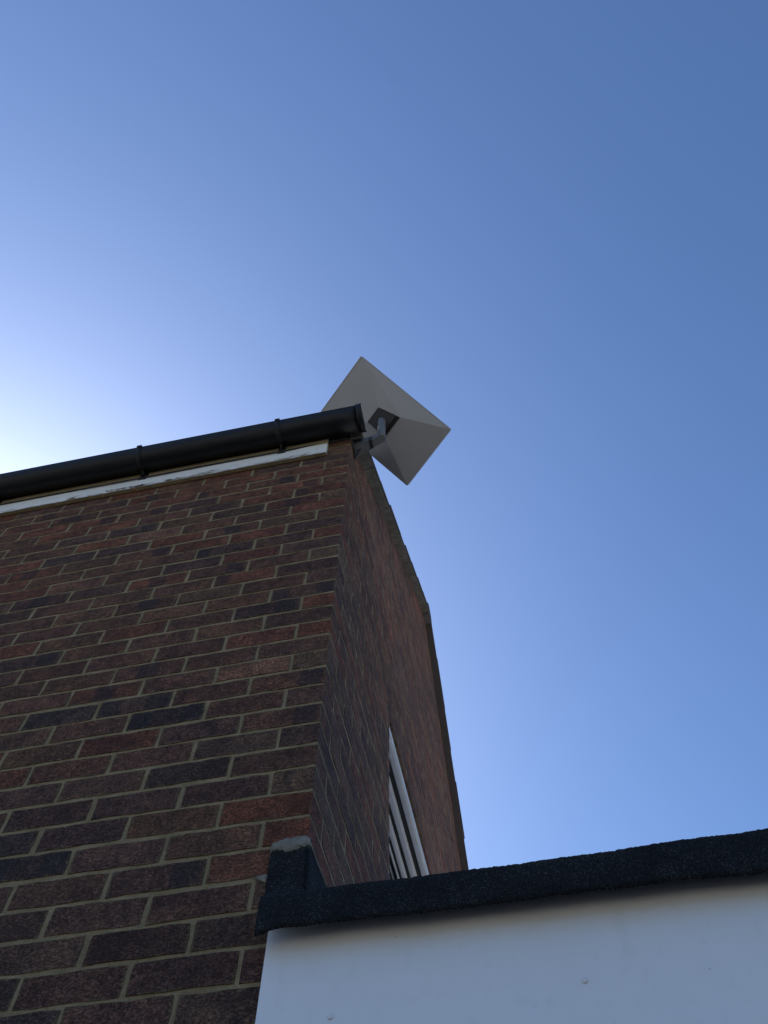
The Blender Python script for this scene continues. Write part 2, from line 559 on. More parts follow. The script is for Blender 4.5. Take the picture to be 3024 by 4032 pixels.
def corner_mesh(name, LX, LY, H):
    """a quoin brick: corner arris at (0,0); face -y and face +x show; centred on the longer side"""
    bm = bmesh.new()
    nx, ny, nz = (5, 2, 2) if LX > LY else (2, 5, 2)
    def J(a=0.0007):
        return rnd.uniform(-a, a)
    cols = []
    for i in range(nx + 1):
        cols.append((-LX + LX * i / nx, 0.0, 'f'))
    for i in range(1, ny + 1):
        cols.append((0.0, LY * i / ny, 's'))
    rows = []
    for j in range(nz + 1):
        row = []
        for (x, y, k) in cols:
            z = -H / 2 + H * j / nz + (J(0.0018) if j in (0, nz) else 0)
            e = 0.0004 if j in (0, nz) else 0
            cx = x - (0.0004 + abs(J()) if (x == 0 and y == 0) else 0)
            cy = y + (0.0004 + abs(J()) if (x == 0 and y == 0) else 0)
            row.append(bm.verts.new((cx + (J() - e if k == 's' else 0), cy + (J() + e if k == 'f' else 0), z)))
        rows.append(row)
    m = len(cols)
    for j in range(nz):
        for i in range(m - 1):
            bm.faces.new((rows[j][i], rows[j][i + 1], rows[j + 1][i + 1], rows[j + 1][i]))
    for j, row in ((0, rows[0]), (nz, rows[nz])):
        c = bm.verts.new((-LX, LY, row[0].co.z))
        bm.faces.new(row + [c])
    for q in bm.verts:
        q.co.x += LX / 2
    bmesh.ops.recalc_face_normals(bm, faces=bm.faces)
    me = bpy.data.meshes.new(name)
    bm.to_mesh(me)
    bm.free()
    me.materials.append(M['brick'])
    return me

TINT = {'r': (0.176, 0.086, 0.062), 'R': (0.178, 0.079, 0.056), 'n': (0.150, 0.090, 0.069), 'g': (0.140, 0.098, 0.074),
        'd': (0.108, 0.074, 0.066), 'D': (0.080, 0.062, 0.060), 'p': (0.28, 0.155, 0.12), 'v': (0.126, 0.081, 0.069)}
# tint of each brick of the front wall, from the corner leftwards; a digit after the letter says where a burnt mark sits
FRONT = {
 29: 'n n r', 28: 'g g n', 27: 'd d r',
 26: 'n r r r r5 n9 n3 n r', 25: 'r n8 r1 r n n5 r n', 24: 'n r8 r d n8 r8 r n', 23: 'r1 r d n r r n n', 22: 'g r5 d n d8 d n v',
 21: 'r n n p r n n r', 20: 'n g n5 r d D r n', 19: 'd R r n8 n r4 n', 18: 'r v d1 n n n r', 17: 'v r d n n r n', 16: 'g n n8 r5 d d5 v',
 15: 'v r1 n n n v n', 14: 'v n g n5 n n n', 13: 'v2 n n n n n', 12: 'R d8 n r n r n', 11: 'v n n n d8 n', 10: 'R r v n n n', 9: 'n n n5 n n d',
 8: 'g p n r5 n n', 7: 'n8 n d2 D n v', 6: 'v n D2 n n g', 5: 'n8 v r n r n', 4: 'd d n n r n', 3: 'n D v d r n', 2: 'g d v d n d', 1: 'R n d D n v',
 0: 'R n v D2 d n', -1: 'r v8 v v d', -2: 'v v v d v', -3: 'v d v d n', -4: 'v v v D n', -5: 'd v D v n', -6: 'v v d n r', -7: 'n v n r',  # lowest courses coded darker, partly painting in the wall's shade
}
WEIGHTS = 'rrrrrnnnnnnvvvgddDR'
def rand_code():
    c = rnd.choice(WEIGHTS)
    if c in 'rnv' and rnd.random() < 0.25:
        c += rnd.choice('158829')
    return c
def decode(code):
    t = TINT[code[0]]
    j = rnd.uniform(0.86, 1.14) * 1.38
    col = tuple(x * j * f_ * rnd.uniform(0.95, 1.05) for x, f_ in zip(t, (1.13, 1.10, 0.98)))
    al = 1.0
    if len(code) > 1:
        dgt = int(code[1])
        al = 0.75 if dgt == 2 else dgt / 20.0
    return (*col, al)

cand = []     # (area, dict)
def poly_area(pts):
    ps = [project(p) for p in pts]
    if any(p is None for p in ps):
        return 0
    cx = sum(p[0] for p in ps) / len(ps)
    cy = sum(p[1] for p in ps) / len(ps)
    if max(p[0] for p in ps) < 0 or min(p[0] for p in ps) > 3024 or min(p[1] for p in ps) > 4032 or max(p[1] for p in ps) < 0:
        return 0
    return abs(sum(ps[i][0] * ps[(i + 1) % len(ps)][1] - ps[(i + 1) % len(ps)][0] * ps[i][1] for i in range(len(ps)))) / 2

K_LO, K_HI = -36, 29
for k in range(K_LO, 56):
    z0 = 0.075 * k
    zc = z0 + BH / 2
    hdr = (k % 2 == 0)
    # quoin brick
    if k <= K_HI:
        LX, LY = (0.1025, 0.2032) if hdr else (0.215, 0.0968)
        codes = FRONT.get(k, '').split()
        code = codes[0] if codes else rand_code()
        ar = poly_area([(-LX, 0, z0), (0, 0, z0), (0, 0, z0 + BH), (-LX, 0, z0 + BH)]) + poly_area([(0, 0, z0), (0, LY, z0), (0, LY, z0 + BH), (0, 0, z0 + BH)])
        cand.append((ar, dict(kind='corner', LX=LX, LY=LY, zc=zc, code=code)))
        # front wall
        x = -(0.1125 if hdr else 0.225)
        i = 1
        while x > -4.2:
            code = codes[i] if i < len(codes) else rand_code()
            L = 0.215 + rnd.uniform(-0.002, 0.002)
            if not (k > 27 and x < -0.11):
                ar = poly_area([(x - 0.215, 0, z0), (x, 0, z0), (x, 0, z0 + BH), (x - 0.215, 0, z0 + BH)])
                cand.append((ar, dict(kind='front', a=x - L, b=x, zc=zc, code=code)))
            x -= 0.225
            i += 1
    # gable
    y = 0.2132 if hdr else 0.1068
    if k > K_HI:
        y -= 0.2132
    while y < YB:
        segs = [(max(y, 0.02), min(y + GM - 0.0095, YB))]
        if z0 + BH > WZ0 + 0.01 and z0 < WZ1 - 0.01:
            a, b = segs[0]
            segs = []
            if a < WY0:
                segs.append((a, min(b, WY0)))
            if b > WY1:
                segs.append((max(a, WY1), b))
        for (a, b) in segs:
            if b - a < 0.02:
                continue
            top = max(verge_z(a), verge_z(b), RIDGE[1] if a < RIDGE[0] < b else 0)
            low = min(verge_z(a), verge_z(b))
            if z0 > top:
                continue
            cut = z0 + BH > low - 0.003
            ar = poly_area([(0, a, z0), (0, b, z0), (0, b, z0 + BH), (0, a, z0 + BH)])
            if b > 3.2 or z0 < -0.1:
                ar = 0
            cand.append((0 if cut else ar, dict(kind='gable', a=a, b=b, zc=zc, code=rnd.choice('rrnnnnnvvvvggdd'))))
        y += GM

cand.sort(key=lambda t: -t[0])
proto = {}
def get_mesh(kind, L):
    key = (kind, round(L, 2))
    if key not in proto:
        proto[key] = [brick_mesh('brick', L, BH, BD) for _ in range(10 if abs(L - 0.21) < 0.02 else 2)]
    return rnd.choice(proto[key])
corner_proto = {True: [corner_mesh('brick', 0.1025, 0.2032, BH) for _ in range(7)], False: [corner_mesh('brick', 0.215, 0.0968, BH) for _ in range(7)]}

many = bmesh.new()
tl = many.loops.layers.float_color.new('tint')
def add_many(me, mat4, col):
    src = bmesh.new()
    src.from_mesh(me)
    vm = {}
    for v in src.verts:
        vm[v] = many.verts.new(mat4 @ v.co)
    for fc in src.faces:
        nf = many.faces.new([vm[v] for v in fc.verts])
        for lp in nf.loops:
            lp[tl] = col
    src.free()

count = 0
for ar, d in cand:
    col = decode(d['code'])
    jx = max(-0.0008, min(0.0008, rnd.gauss(0, 0.0004)))
    rot = rnd.gauss(0, 0.006)
    if d['kind'] == 'corner':
        me = rnd.choice(corner_proto[d['LX'] < 0.15])
        mt = Matrix.Translation((jx - d['LX'] / 2, -jx, d['zc'] + rnd.gauss(0, 0.0010)))
        par = front_wall
    elif d['kind'] == 'front':
        me = get_mesh('b', d['b'] - d['a'])
        mt = Matrix.Translation(((d['a'] + d['b']) / 2, jx, d['zc'] + rnd.gauss(0, 0.0011))) @ Matrix.Rotation(rot, 4, 'Y')
        par = front_wall
    else:
        me = get_mesh('b', d['b'] - d['a'])
        mt = Matrix.Translation((jx, (d['a'] + d['b']) / 2, d['zc'] + rnd.gauss(0, 0.0008))) @ Matrix.Rotation(math.pi / 2, 4, 'Z') @ Matrix.Rotation(rot, 4, 'Y')
        par = gable_wall
    if count < 300 and ar > 0:
        o = link_mesh('brick', me, par)
        o.matrix_local = mt
        o.color = col
        count += 1
    else:
        add_many(me, mt, col)
# trim the bricks under the roof slopes
for (co, no) in (((0, 0, 2.225), (0, -SL, 1)), ((0, RIDGE[0], RIDGE[1]), (0, -SB, 1))):
    geom = list(many.verts) + list(many.edges) + list(many.faces)
    bmesh.ops.bisect_plane(many, geom=geom, plane_co=Vector(co) + Vector((0, 0, -0.001)), plane_no=Vector(no).normalized(), clear_outer=True)
mm = bpy.data.meshes.new('brickwork')
many.to_mesh(mm)
many.free()
mm.materials.append(M['brick_many'])
bw = link_mesh('brickwork', mm, house)
bw['kind'] = 'stuff'

# ------------------------------------------------------------------ eaves board
fv, ff = [], []
xs = [-0.105 - 0.012 * i for i in range(300)] + [XL]
n = len(xs)
lowj = [rnd.uniform(-0.0015, 0.0015) + (0.004 if rnd.random() < 0.05 else 0) for _ in xs]
for i, x in enumerate(xs):
    fv += [(x, -0.020, 2.081 + lowj[i]), (x, -0.020, 2.178), (x, -0.0195, 2.236), (x, -0.003, 2.236), (x, -0.003, 2.081)]
for i in range(n - 1):
    for k in range(5):
        a, b = 5 * i + k, 5 * i + (k + 1) % 5
        ff.append((a, b, b + 5, a + 5))
ff += [(0, 1, 2, 3, 4), tuple(5 * (n - 1) + k for k in (4, 3, 2, 1, 0))]
eb = mesh_obj('eaves_board', fv, ff, M['old_paint'], house)
eb['label'] = 'white painted eaves board with peeling lower edge'
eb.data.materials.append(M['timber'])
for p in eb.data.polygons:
    if p.normal.z < -0.5 or p.center.z > 2.19:  # brown on the underside and on the strip behind the gutter
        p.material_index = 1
# curls of lifted paint along the lower edge
for i in range(11):
    x = -0.76 - rnd.random() * 0.55
    L = rnd.uniform(0.012, 0.035)
    pv = []
    for j in range(4):
        xx = x - L * j / 3
        pv += [(xx, -0.0215 - 0.0015 * rnd.random(), 2.098 + rnd.uniform(0, 0.004)), (xx - 0.002, -0.026 - 0.005 * rnd.random(), 2.086 + rnd.uniform(-0.004, 0.004))]
    pv += [(a, b + 0.0008, c) for (a, b, c) in pv]
    pf = [(2 * j, 2 * j + 1, 2 * j + 3, 2 * j + 2) for j in range(3)] + [(8 + 2 * j, 8 + 2 * j + 2, 8 + 2 * j + 3, 8 + 2 * j + 1) for j in range(3)]
    mesh_obj('paint_flake', pv, pf, M['old_paint'], eb)

# ------------------------------------------------------------------ roof
OV = 0.047
RN = Vector((0, -SL, 1)).normalized()
BN = Vector((0, -SB, 1)).normalized()
def slope_slab(name, y0, y1, x0, x1, lo, hi, mat, parent):
    nn = RN if y1 <= RIDGE[0] + 1e-6 else BN
    pts = []
    for x in (x0, x1):
        for (y, t) in ((y0, lo), (y1, lo), (y1, hi), (y0, hi)):
            pts.append(Vector((x, y, verge_z(y))) + nn * t)
    return mesh_obj(name, pts, [(0, 1, 2, 3), (7, 6, 5, 4), (0, 4, 5, 1), (1, 5, 6, 2), (2, 6, 7, 3), (3, 7, 4, 0)], mat, parent)
R0 = RIDGE[0] - 1e-7
roof = slope_slab('roof', -0.045, R0, XL, 0.0, 0.032, 0.058, M['tile'], house)
slope_slab('rear_roof', RIDGE[0], YB + 0.25, XL, 0.0, 0.032, 0.058, M['tile'], house)
# verge: undercloak boards, bedding mortar, tile ends
for (a, b) in ((0.004, 0.245), (0.249, 1.50), (1.504, 2.19)):
    slope_slab('undercloak', a, b, -0.02, OV - rnd.uniform(0, 0.002), 0.0 + rnd.uniform(0, 0.002), 0.009, M['undercloak'], roof)
for (a, b) in ((RIDGE[0] + 0.01, 2.62), (2.623, 3.05), (3.053, YB + 0.2)):
    slope_slab('undercloak', a, b, -0.02, OV - rnd.uniform(0, 0.004), 0.0 + rnd.uniform(0, 0.003), 0.009, M['undercloak_dark'], roof)
slope_slab('bedding_mortar', 0.10, R0, -0.01, OV - 0.006, 0.009, 0.031, M['bedding'], roof)
slope_slab('bedding_mortar', RIDGE[0] + 0.01, YB + 0.2, -0.01, OV - 0.006, 0.009, 0.031, M['bedding'], roof)
def verge_tile(yc, front):
    nn, sl_ = (RN, SL) if front else (BN, SB)
    t = Vector((0, 1, sl_)).normalized() * (1 if front else -1)    # uphill
    base = Vector((0, yc, verge_z(yc)))
    L, W, T = 0.19, 0.32, 0.014
    e = rnd.uniform(-0.002, 0.004)
    pts = []
    for x in (OV + e, OV + e - W):
        for (s, h) in ((-L, 0.052), (L, 0.031), (L, 0.031 + T), (-L, 0.052 + T)):
            pts.append(base + t * s + nn * h + Vector((x, 0, 0)))
    bm = bmesh.new()
    vs = [bm.verts.new(p) for p in pts]
    for q in ((0, 1, 2, 3), (7, 6, 5, 4), (0, 4, 5, 1), (1, 5, 6, 2), (2, 6, 7, 3), (3, 7, 4, 0)):
        bm.faces.new([vs[i] for i in q])
    bmesh.ops.bevel(bm, geom=list(bm.edges), offset=0.003, segments=1, affect='EDGES')
    return bm_obj('tile', bm, M['tile'], roof)
for i in range(9):
    verge_tile(0.13 + 0.242 * i, True)
for i in range(7):
    verge_tile(RIDGE[0] + 0.14 + 0.185 * i, False)
tube('ridge_tile', [(XL, RIDGE[0], RIDGE[1] + 0.02), (0.045, RIDGE[0], RIDGE[1] + 0.02)], 0.085, M['tile'], roof, seg=14)

# ------------------------------------------------------------------ gable window
win = mesh_obj('window', *(lambda: (
    [(-0.056, WY0 + 0.002, WZ0 + 0.002), (-0.056, WY1 - 0.002, WZ0 + 0.002), (-0.056, WY1 - 0.002, WZ1 - 0.004), (-0.056, WY0 + 0.002, WZ1 - 0.004)],
    [(0, 1, 2, 3)]))(), M['room'], house)
bpy.data.objects.remove(win)
def ring_frame(name, x0, x1, inset, width, mat, parent, bevel=0.004):
    """rectangular frame in the opening: inset from the opening, member width"""
    a0, a1, c0, c1 = WY0 + inset, WY1 - inset, WZ0 + inset, WZ1 - inset
    b0, b1, d0, d1 = a0 + width, a1 - width, c0 + width, c1 - width
    bm = bmesh.new()
    V = {}
    for xi, x in enumerate((x0, x1)):
        for oi, (p, q, r, s) in enumerate(((a0, a1, c0, c1), (b0, b1, d0, d1))):
            V[xi, oi] = [bm.verts.new(t) for t in ((x, p, r), (x, q, r), (x, q, s), (x, p, s))]
    for k in range(4):
        j = (k + 1) % 4
        bm.faces.new((V[0, 0][k], V[0, 0][j], V[0, 1][j], V[0, 1][k]))
        bm.faces.new((V[1, 0][j], V[1, 0][k], V[1, 1][k], V[1, 1][j]))
        bm.faces.new((V[0, 0][j], V[0, 0][k], V[1, 0][k], V[1, 0][j]))
        bm.faces.new((V[0, 1][k], V[0, 1][j], V[1, 1][j], V[1, 1][k]))
    if bevel:
        bmesh.ops.bevel(bm, geom=list(bm.edges), offset=bevel, segments=2, affect='EDGES')
    return bm_obj(name, bm, mat, parent)
win = ring_frame('window', -0.170, -0.012, 0.002, 0.018, M['upvc'], house, 0.002)
win['label'] = 'white plastic window frame set in the gable'
ring_frame('outer_frame', -0.040, -0.010, 0.003, 0.046, M['upvc'], win, 0.006)
ring_frame('gasket', -0.061, -0.039, 0.004, 0.038, M['gasket'], win, 0.0)
ring_frame('sash', -0.089, -0.060, 0.005, 0.058, M['upvc'], win, 0.006)
ring_frame('gasket', -0.104, -0.088, 0.006, 0.050, M['gasket'], win, 0.0)
ring_frame('glazing_bead', -0.128, -0.103, 0.007, 0.066, M['upvc'], win, 0.006)
ring_frame('gasket', -0.138, -0.127, 0.008, 0.060, M['gasket'], win, 0.0)
ring_frame('glazing_bead', -0.146, -0.137, 0.009, 0.068, M['upvc'], win, 0.003)
v, f = box_vf(-0.158, -0.152, WY0 + 0.01, WY1 - 0.01, WZ0 + 0.01, WZ1 - 0.01)
mesh_obj('pane', v, f, M['glass'], win)
v, f = box_vf(-0.9, -0.875, 0.3, 3.0, -0.4, 2.0)
mesh_obj('room_wall', v, f, M['room'], house)

# ------------------------------------------------------------------ gutter
gut = thing('rain_gutter', 'black half round plastic rain gutter along the eaves', 'gutter', (0, -0.08, 2.2))
GY, GZ, GR = -0.078, 2.264, 0.062
def gp(ang, r):
    a = math.radians(ang)
    return (GY + r * math.cos(a), GZ + r * math.sin(a))
def half_round(r_out, r_in, a0=180, a1=334, n=26):
    o = [gp(a0 + (a1 - a0) * i / n, r_out) for i in range(n + 1)]
    q = [gp(a0 + (a1 - a0) * i / n, r_in) for i in range(n, -1, -1)]
    return o + q
def gut_part(name, prof, x0, x1, steps=1):
    v, f = extrude_profile(prof, [x0 + (x1 - x0) * i / steps for i in range(steps + 1)])
    v = [(a - gut.location.x, b - gut.location.y, c - gut.location.z) for a, b, c in v]
    o = mesh_obj(name, v, f, M['gutter'], gut)
    for p in o.data.polygons:
        p.use_smooth = abs(p.normal.x) < 0.5
    return o
gut_part('trough', half_round(GR, GR - 0.003), XL, 0.064, 60)
lip = [gp(180, GR) for _ in range(1)]
lipc = gp(180, GR - 0.001)
gut_part('rolled_lip', [(lipc[0] + 0.0032 * math.cos(a), lipc[1] + 0.0032 * math.sin(a)) for a in [2 * math.pi * i / 10 for i in range(10)]], XL, 0.064, 40)
# stop end: collar plus disc
gut_part('stop_end', half_round(GR + 0.0065, GR + 0.0005), 0.050, 0.074)
gut_part('stop_end_disc', [gp(180 + 154 * i / 26, GR + 0.0063) for i in range(27)], 0.0705, 0.0745)
gut_part('stop_end_rim', half_round(GR + 0.0072, GR + 0.004), 0.070, 0.0765)
for bx in (-0.318, -0.985, -1.725, -2.43, -3.1):
    gut_part('bracket', half_round(GR + 0.0032, GR + 0.0004, 178, 336), bx - 0.011, bx + 0.011)
    gut_part('bracket_rib', half_round(GR + 0.0048, GR + 0.0028, 178, 336), bx - 0.0025, bx + 0.0025)
    gut_part('bracket_clip', [(GY - GR - 0.008, GZ - 0.006), (GY - GR + 0.004, GZ - 0.006), (GY - GR + 0.004, GZ + 0.008), (GY - GR - 0.008, GZ + 0.008)], bx - 0.011, bx + 0.011)
    gut_part('bracket_plate', [(-0.026, 2.160), (-0.0205, 2.160), (-0.0205, 2.234), (-0.026, 2.234)], bx - 0.017, bx + 0.017)
    gut_part('bracket_web', [(-0.0262, 2.168), (-0.0262, 2.232), (-0.045, 2.232), (-0.055, 2.212)], bx - 0.004, bx + 0.004)

# ------------------------------------------------------------------ dish
DC = Vector((0.14367, 0.04050, 2.48327))
DU = Vector((0.6305421, 0.59731697, -0.49560981)).normalized()
DN = Vector((-0.22925558, -0.46672261, -0.85417322)).normalized()     # down side of the panel
DV = DN.cross(DU).normalized()
L2, W2 = 0.2924, 0.1727
def dp(u, v, h):
    return DC + DU * u + DV * v + DN * h
dish = thing('satellite_dish', 'white rectangular flat antenna dish on grey bracket at the gable corner', 'antenna', (0.0, 0.05, 2.2))
def dish_obj(name, pts, faces, mat, parent=None, bevel=0, smooth=False, seg=2):
    bm = bmesh.new()
    vs = [bm.verts.new(Vector(p) - Vector(dish.location)) for p in pts]
    for q in faces:
        bm.faces.new([vs[i] for i in q])
    if bevel:
        bmesh.ops.bevel(bm, geom=list(bm.edges), offset=bevel, segments=seg, affect='EDGES')
    return bm_obj(name, bm, mat, parent or dish, smooth)
# panel: rounded rectangle front, shallow pyramid back
def rr(u, v, r, n=4):
    out = []
    for (su, sv, a0) in ((1, 1, 0), (-1, 1, 90), (-1, -1, 180), (1, -1, 270)):
        for i in range(n + 1):
            a = math.radians(a0 + 90 * i / n)
            out.append((su * (u - r) + r * math.cos(a), sv * (v - r) + r * math.sin(a)))
    return out
HH = 0.048
o0 = rr(L2, W2, 0.007)
nr = len(o0)
cen = [(0.071, 0.069), (-0.046, 0.041), (-0.046, -0.050), (0.071, -0.053)]
cen2 = [(0.053, 0.060), (-0.044, 0.039), (-0.044, -0.048), (0.053, -0.047)]
pts = [dp(a, b, -0.011) for a, b in o0] + [dp(a, b, 0.0) for a, b in o0] + [dp(a, b, HH) for a, b in cen]
fc = [tuple(range(nr))] + [(k, (k + 1) % nr, nr + (k + 1) % nr, nr + k) for k in range(nr)]
q = 5
for c in range(4):
    s = c * q
    for k in range(q - 1):
        fc.append((nr + s + k, nr + s + k + 1, 2 * nr + c))
    nx_ = ((c + 1) * q) % nr
    a_, b_, e0, e1 = nr + s + q - 1, nr + nx_, 2 * nr + c, 2 * nr + (c + 1) % 4
    fc += [(a_, b_, e0), (b_, e1, e0)] if c == 0 else [(a_, b_, e1, e0)]
fc.append((2 * nr, 2 * nr + 1, 2 * nr + 2, 2 * nr + 3))
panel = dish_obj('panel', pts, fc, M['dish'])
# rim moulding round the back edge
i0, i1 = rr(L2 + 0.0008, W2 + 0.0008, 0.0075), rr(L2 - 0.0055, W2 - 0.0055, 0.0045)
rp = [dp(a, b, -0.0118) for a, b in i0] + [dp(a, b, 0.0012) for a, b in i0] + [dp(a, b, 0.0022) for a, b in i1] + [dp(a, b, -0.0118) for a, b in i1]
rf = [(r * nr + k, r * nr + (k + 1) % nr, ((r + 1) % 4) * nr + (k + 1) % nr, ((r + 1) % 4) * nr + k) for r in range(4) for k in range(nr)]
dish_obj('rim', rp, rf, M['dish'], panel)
# dark housing on the back of the panel: black seat and grey cover
six = [(0, 1, 5, 4), (1, 2, 6, 5), (2, 3, 7, 6), (3, 0, 4, 7), (4, 5, 6, 7), (3, 2, 1, 0)]
seat = dish_obj('housing_seat', [dp(a, b, HH - 0.006) for a, b in cen] + [dp(a * 0.985, b * 0.985, HH + 0.004) for a, b in cen], six, M['band'], None, 0.001)
dish_obj('pivot_housing', [dp(a, b, HH - 0.002) for a, b in cen2] + [dp(a * 0.99, b * 0.99, HH + 0.015) for a, b in cen2], six, M['housing'], None, 0.002)
# mast
MX, MY = 0.1375, 0.0200
ZB, ZT = 2.209, 2.452
D0 = Vector(dish.location)
tube('mast', [Vector((MX, MY, z)) - D0 for z in (ZB + 0.004, 2.30, 2.38, ZT)], 0.0185, M['mount_grey'], dish, seg=28)
def arm_piece(name, outl, zb, zt0, zt1, mat, bev=0.003):
    n = len(outl)
    xa, xb = min(p[0] for p in outl), max(p[0] for p in outl)
    pts = [(p[0], p[1], zb) for p in outl] + [(p[0], p[1], zt0 + (zt1 - zt0) * (p[0] - xa) / (xb - xa)) for p in outl]
    fc = [tuple(range(n)), tuple(range(2 * n - 1, n - 1, -1))] + [(k, (k + 1) % n, n + (k + 1) % n, n + k) for k in range(n)]
    return dish_obj(name, pts, fc, mat, None, bev)
base_o = [(0.002, 0.030), (0.078, 0.0185), (0.078, 0.0650), (0.002, 0.092)]
arm_piece('swivel_base', base_o, ZB, 2.272, 2.260, M['mount_grey'])
arm_piece('clamp_band', [(0.077, 0.0195), (0.094, 0.0175), (0.094, 0.0580), (0.077, 0.0640)], ZB + 0.0015, 2.258, 2.256, M['band'], 0.001)
RA = 0.0195
arm_o = [(0.093, 0.0575), (0.093, 0.0165)]
for i in range(13):
    a = -math.pi / 2 + math.radians(-8) + (math.pi + math.radians(25)) * i / 12
    arm_o.append((MX + RA * math.cos(a), MY + 0.002 + RA * math.sin(a)))
arm_piece('arm', arm_o, ZB, 2.256, 2.252, M['mount_grey'], 0.002)
# cable slots
tube('cable_slot', [Vector((0.022, 0.060, ZB - 0.0005)) - D0, Vector((0.034, 0.050, ZB - 0.0005)) - D0], 0.0034, M['band'], dish, 8)
tube('cable_slot', [Vector((MX - 0.0150, MY - 0.0108, 2.262)) - D0, Vector((MX - 0.0090, MY - 0.0162, 2.292)) - D0], 0.0026, M['band'], dish, 8)

# ------------------------------------------------------------------ cable
cab = [(-4.0, -0.026, 2.172)]
x = -3.8
while x < -0.12:
    cab.append((x, -0.0255 + rnd.uniform(-0.001, 0.001), 2.172 + rnd.uniform(-0.004, 0.003)))
    x += 0.22
cab += [(-0.105, -0.0135, 2.206), (-0.045, -0.0085, 2.215), (-0.018, -0.0085, 2.218), (0.001, -0.004, 2.205), (0.0065, 0.014, 2.188), (0.0065, 0.036, 2.196), (0.0065, 0.053, 2.183), (0.0065, 0.058, 2.140), (0.008, 0.066, 2.150), (0.012, 0.066, 2.185), (0.022, 0.060, 2.2075), (0.029, 0.054, 2.2085)]
cb = tube('antenna_cable', smooth_path(cab, 6), 0.0036, M['cable'], None, 8)
cb['label'] = 'thin black cable running under the gutter to the dish bracket'
cb['category'] = 'cable'

# ------------------------------------------------------------------ flat roofed extension
ext = thing('flat_roof_extension', 'flat roofed extension with black felt edge and white fascia', 'extension', (1.8, 0.0, ZG))
def ext_obj(name, v, f, mat, parent=None, smooth=False):
    o = mesh_obj(name, [(a - 1.8, b, c - ZG) for a, b, c in v], f, mat, parent or ext, smooth)
    return o
EX1 = 4.2
v, f = box_vf(-0.051, EX1, -0.024, -0.003, -0.483, -0.203)
fb = ext_obj('fascia_board', v, f, M['fascia'])
fb['label'] = 'white plastic fascia board'
for (x, z) in ((0.083, -0.395), (0.516, -0.384), (0.948, -0.40), (1.38, -0.39), (1.81, -0.40)):
    bm = bmesh.new()
    bmesh.ops.create_uvsphere(bm, u_segments=16, v_segments=8, radius=0.0056)
    for vv in bm.verts:
        vv.co = Vector((vv.co.x + x - 1.8, vv.co.y * 0.55 - 0.0245, vv.co.z + z - ZG))
    bm_obj('nail_head', bm, M['upvc'], fb, True)
# felt wrapped drip edge
prof = [(0.02, -0.172), (-0.030, -0.174), (-0.064, -0.177), (-0.0725, -0.181), (-0.0755, -0.189), (-0.077, -0.208), (-0.077, -0.228), (-0.0765, -0.245), (-0.075, -0.2535), (-0.071, -0.2535), (-0.068, -0.244), (-0.066, -0.213), (-0.046, -0.204), (0.02, -0.204)]
xs = [-0.058 + 0.0035 * i for i in range(330)] + [1.1 + 0.02 * i for i in range(1, 155)]
ph = [rnd.uniform(0, 6.28) for _ in range(6)]
def fj(i, k, x):
    wv = 0.0016 * math.sin(x * 11 + ph[0]) + 0.0010 * math.sin(x * 27 + ph[1]) + 0.0006 * math.sin(x * 63 + ph[2])
    if k in (0, 11, 12, 13):
        return (0, 0, 0)
    zz = 0.0014 * math.sin(x * 7 + ph[3] + k * 0.3) + 0.0009 * math.sin(x * 31 + ph[4])
    droop = (-0.010 * max(0, 1 - (x + 0.058) / 0.05) - 0.0095 * min(1.2, max(0, (x - 0.15) / 0.7))) if k in (6, 7, 8, 9, 10) else 0
    lap = -0.0022 if x > 0.62 else 0.0
    if 2 <= k <= 8:
        zz += 0.002 if (x > 0.62 and k < 5) else 0
        wv += lap
    return (0, wv * (1 if k > 3 else 0.3) + rnd.uniform(-0.0007, 0.0007), zz + droop + rnd.uniform(-0.0008, 0.0010))
v, f = extrude_profile(prof, xs, True, fj)
fe = ext_obj('felt_edge', v, f, M['felt'], None, True)
fe['label'] = 'black mineral felt drip edge'
v, f = box_vf(0.003, EX1, 0.021, 3.4, -0.28, -0.185)
ext_obj('roof_deck', v, f, M['deck_bounce'])
# felt turned up the house wall: a piece on the front face and a strip along the gable
def felt_sheet(name, grid, th, nrm):
    nu, nv_ = len(grid), len(grid[0])
    top = [Vector(p) for r in grid for p in r]
    bot = [p - Vector(nrm) * th for p in top]
    n0 = len(top)
    fcs = []
    for i in range(nu - 1):
        for j in range(nv_ - 1):
            a, b, c, d = i * nv_ + j, i * nv_ + j + 1, (i + 1) * nv_ + j + 1, (i + 1) * nv_ + j
            fcs.append((a, b, c, d))
            fcs.append((n0 + d, n0 + c, n0 + b, n0 + a))
    edge = [(0, j) for j in range(nv_)] + [(i, nv_ - 1) for i in range(1, nu)] + [(nu - 1, j) for j in range(nv_ - 2, -1, -1)] + [(i, 0) for i in range(nu - 2, 0, -1)]
    ids = [i * nv_ + j for i, j in edge]
    for k in range(len(ids)):
        a, b = ids[k], ids[(k + 1) % len(ids)]
        fcs.append((a, b, n0 + b, n0 + a))
    return ext_obj(name, top + bot, fcs, M['felt'], None, True)
gr = []
for i in range(22):
    t = i / 21
    z = -0.022 - t * 0.165
    row = []
    for j in range(14):
        s = j / 13
        right = 0.004 + 0.020 * max(0, t - 0.45) ** 2 * 3
        x = -0.077 + (right + 0.077) * s
        y = -0.0062 - 0.0016 * math.sin(t * 9 + s * 2) - 0.010 * max(0, t - 0.6) ** 2 * 4 - 0.0012 * math.sin(s * 7 + t * 4) + rnd.uniform(-0.0006, 0.0006)
        row.append((x + rnd.uniform(-0.0004, 0.0004), y, z + rnd.uniform(-0.0005, 0.0005) + (0.003 * math.sin(s * 8) if i == 0 else 0)))
    gr.append(row)
fu = felt_sheet('felt_upstand', gr, 0.004, (0, -1, 0))
gr = []
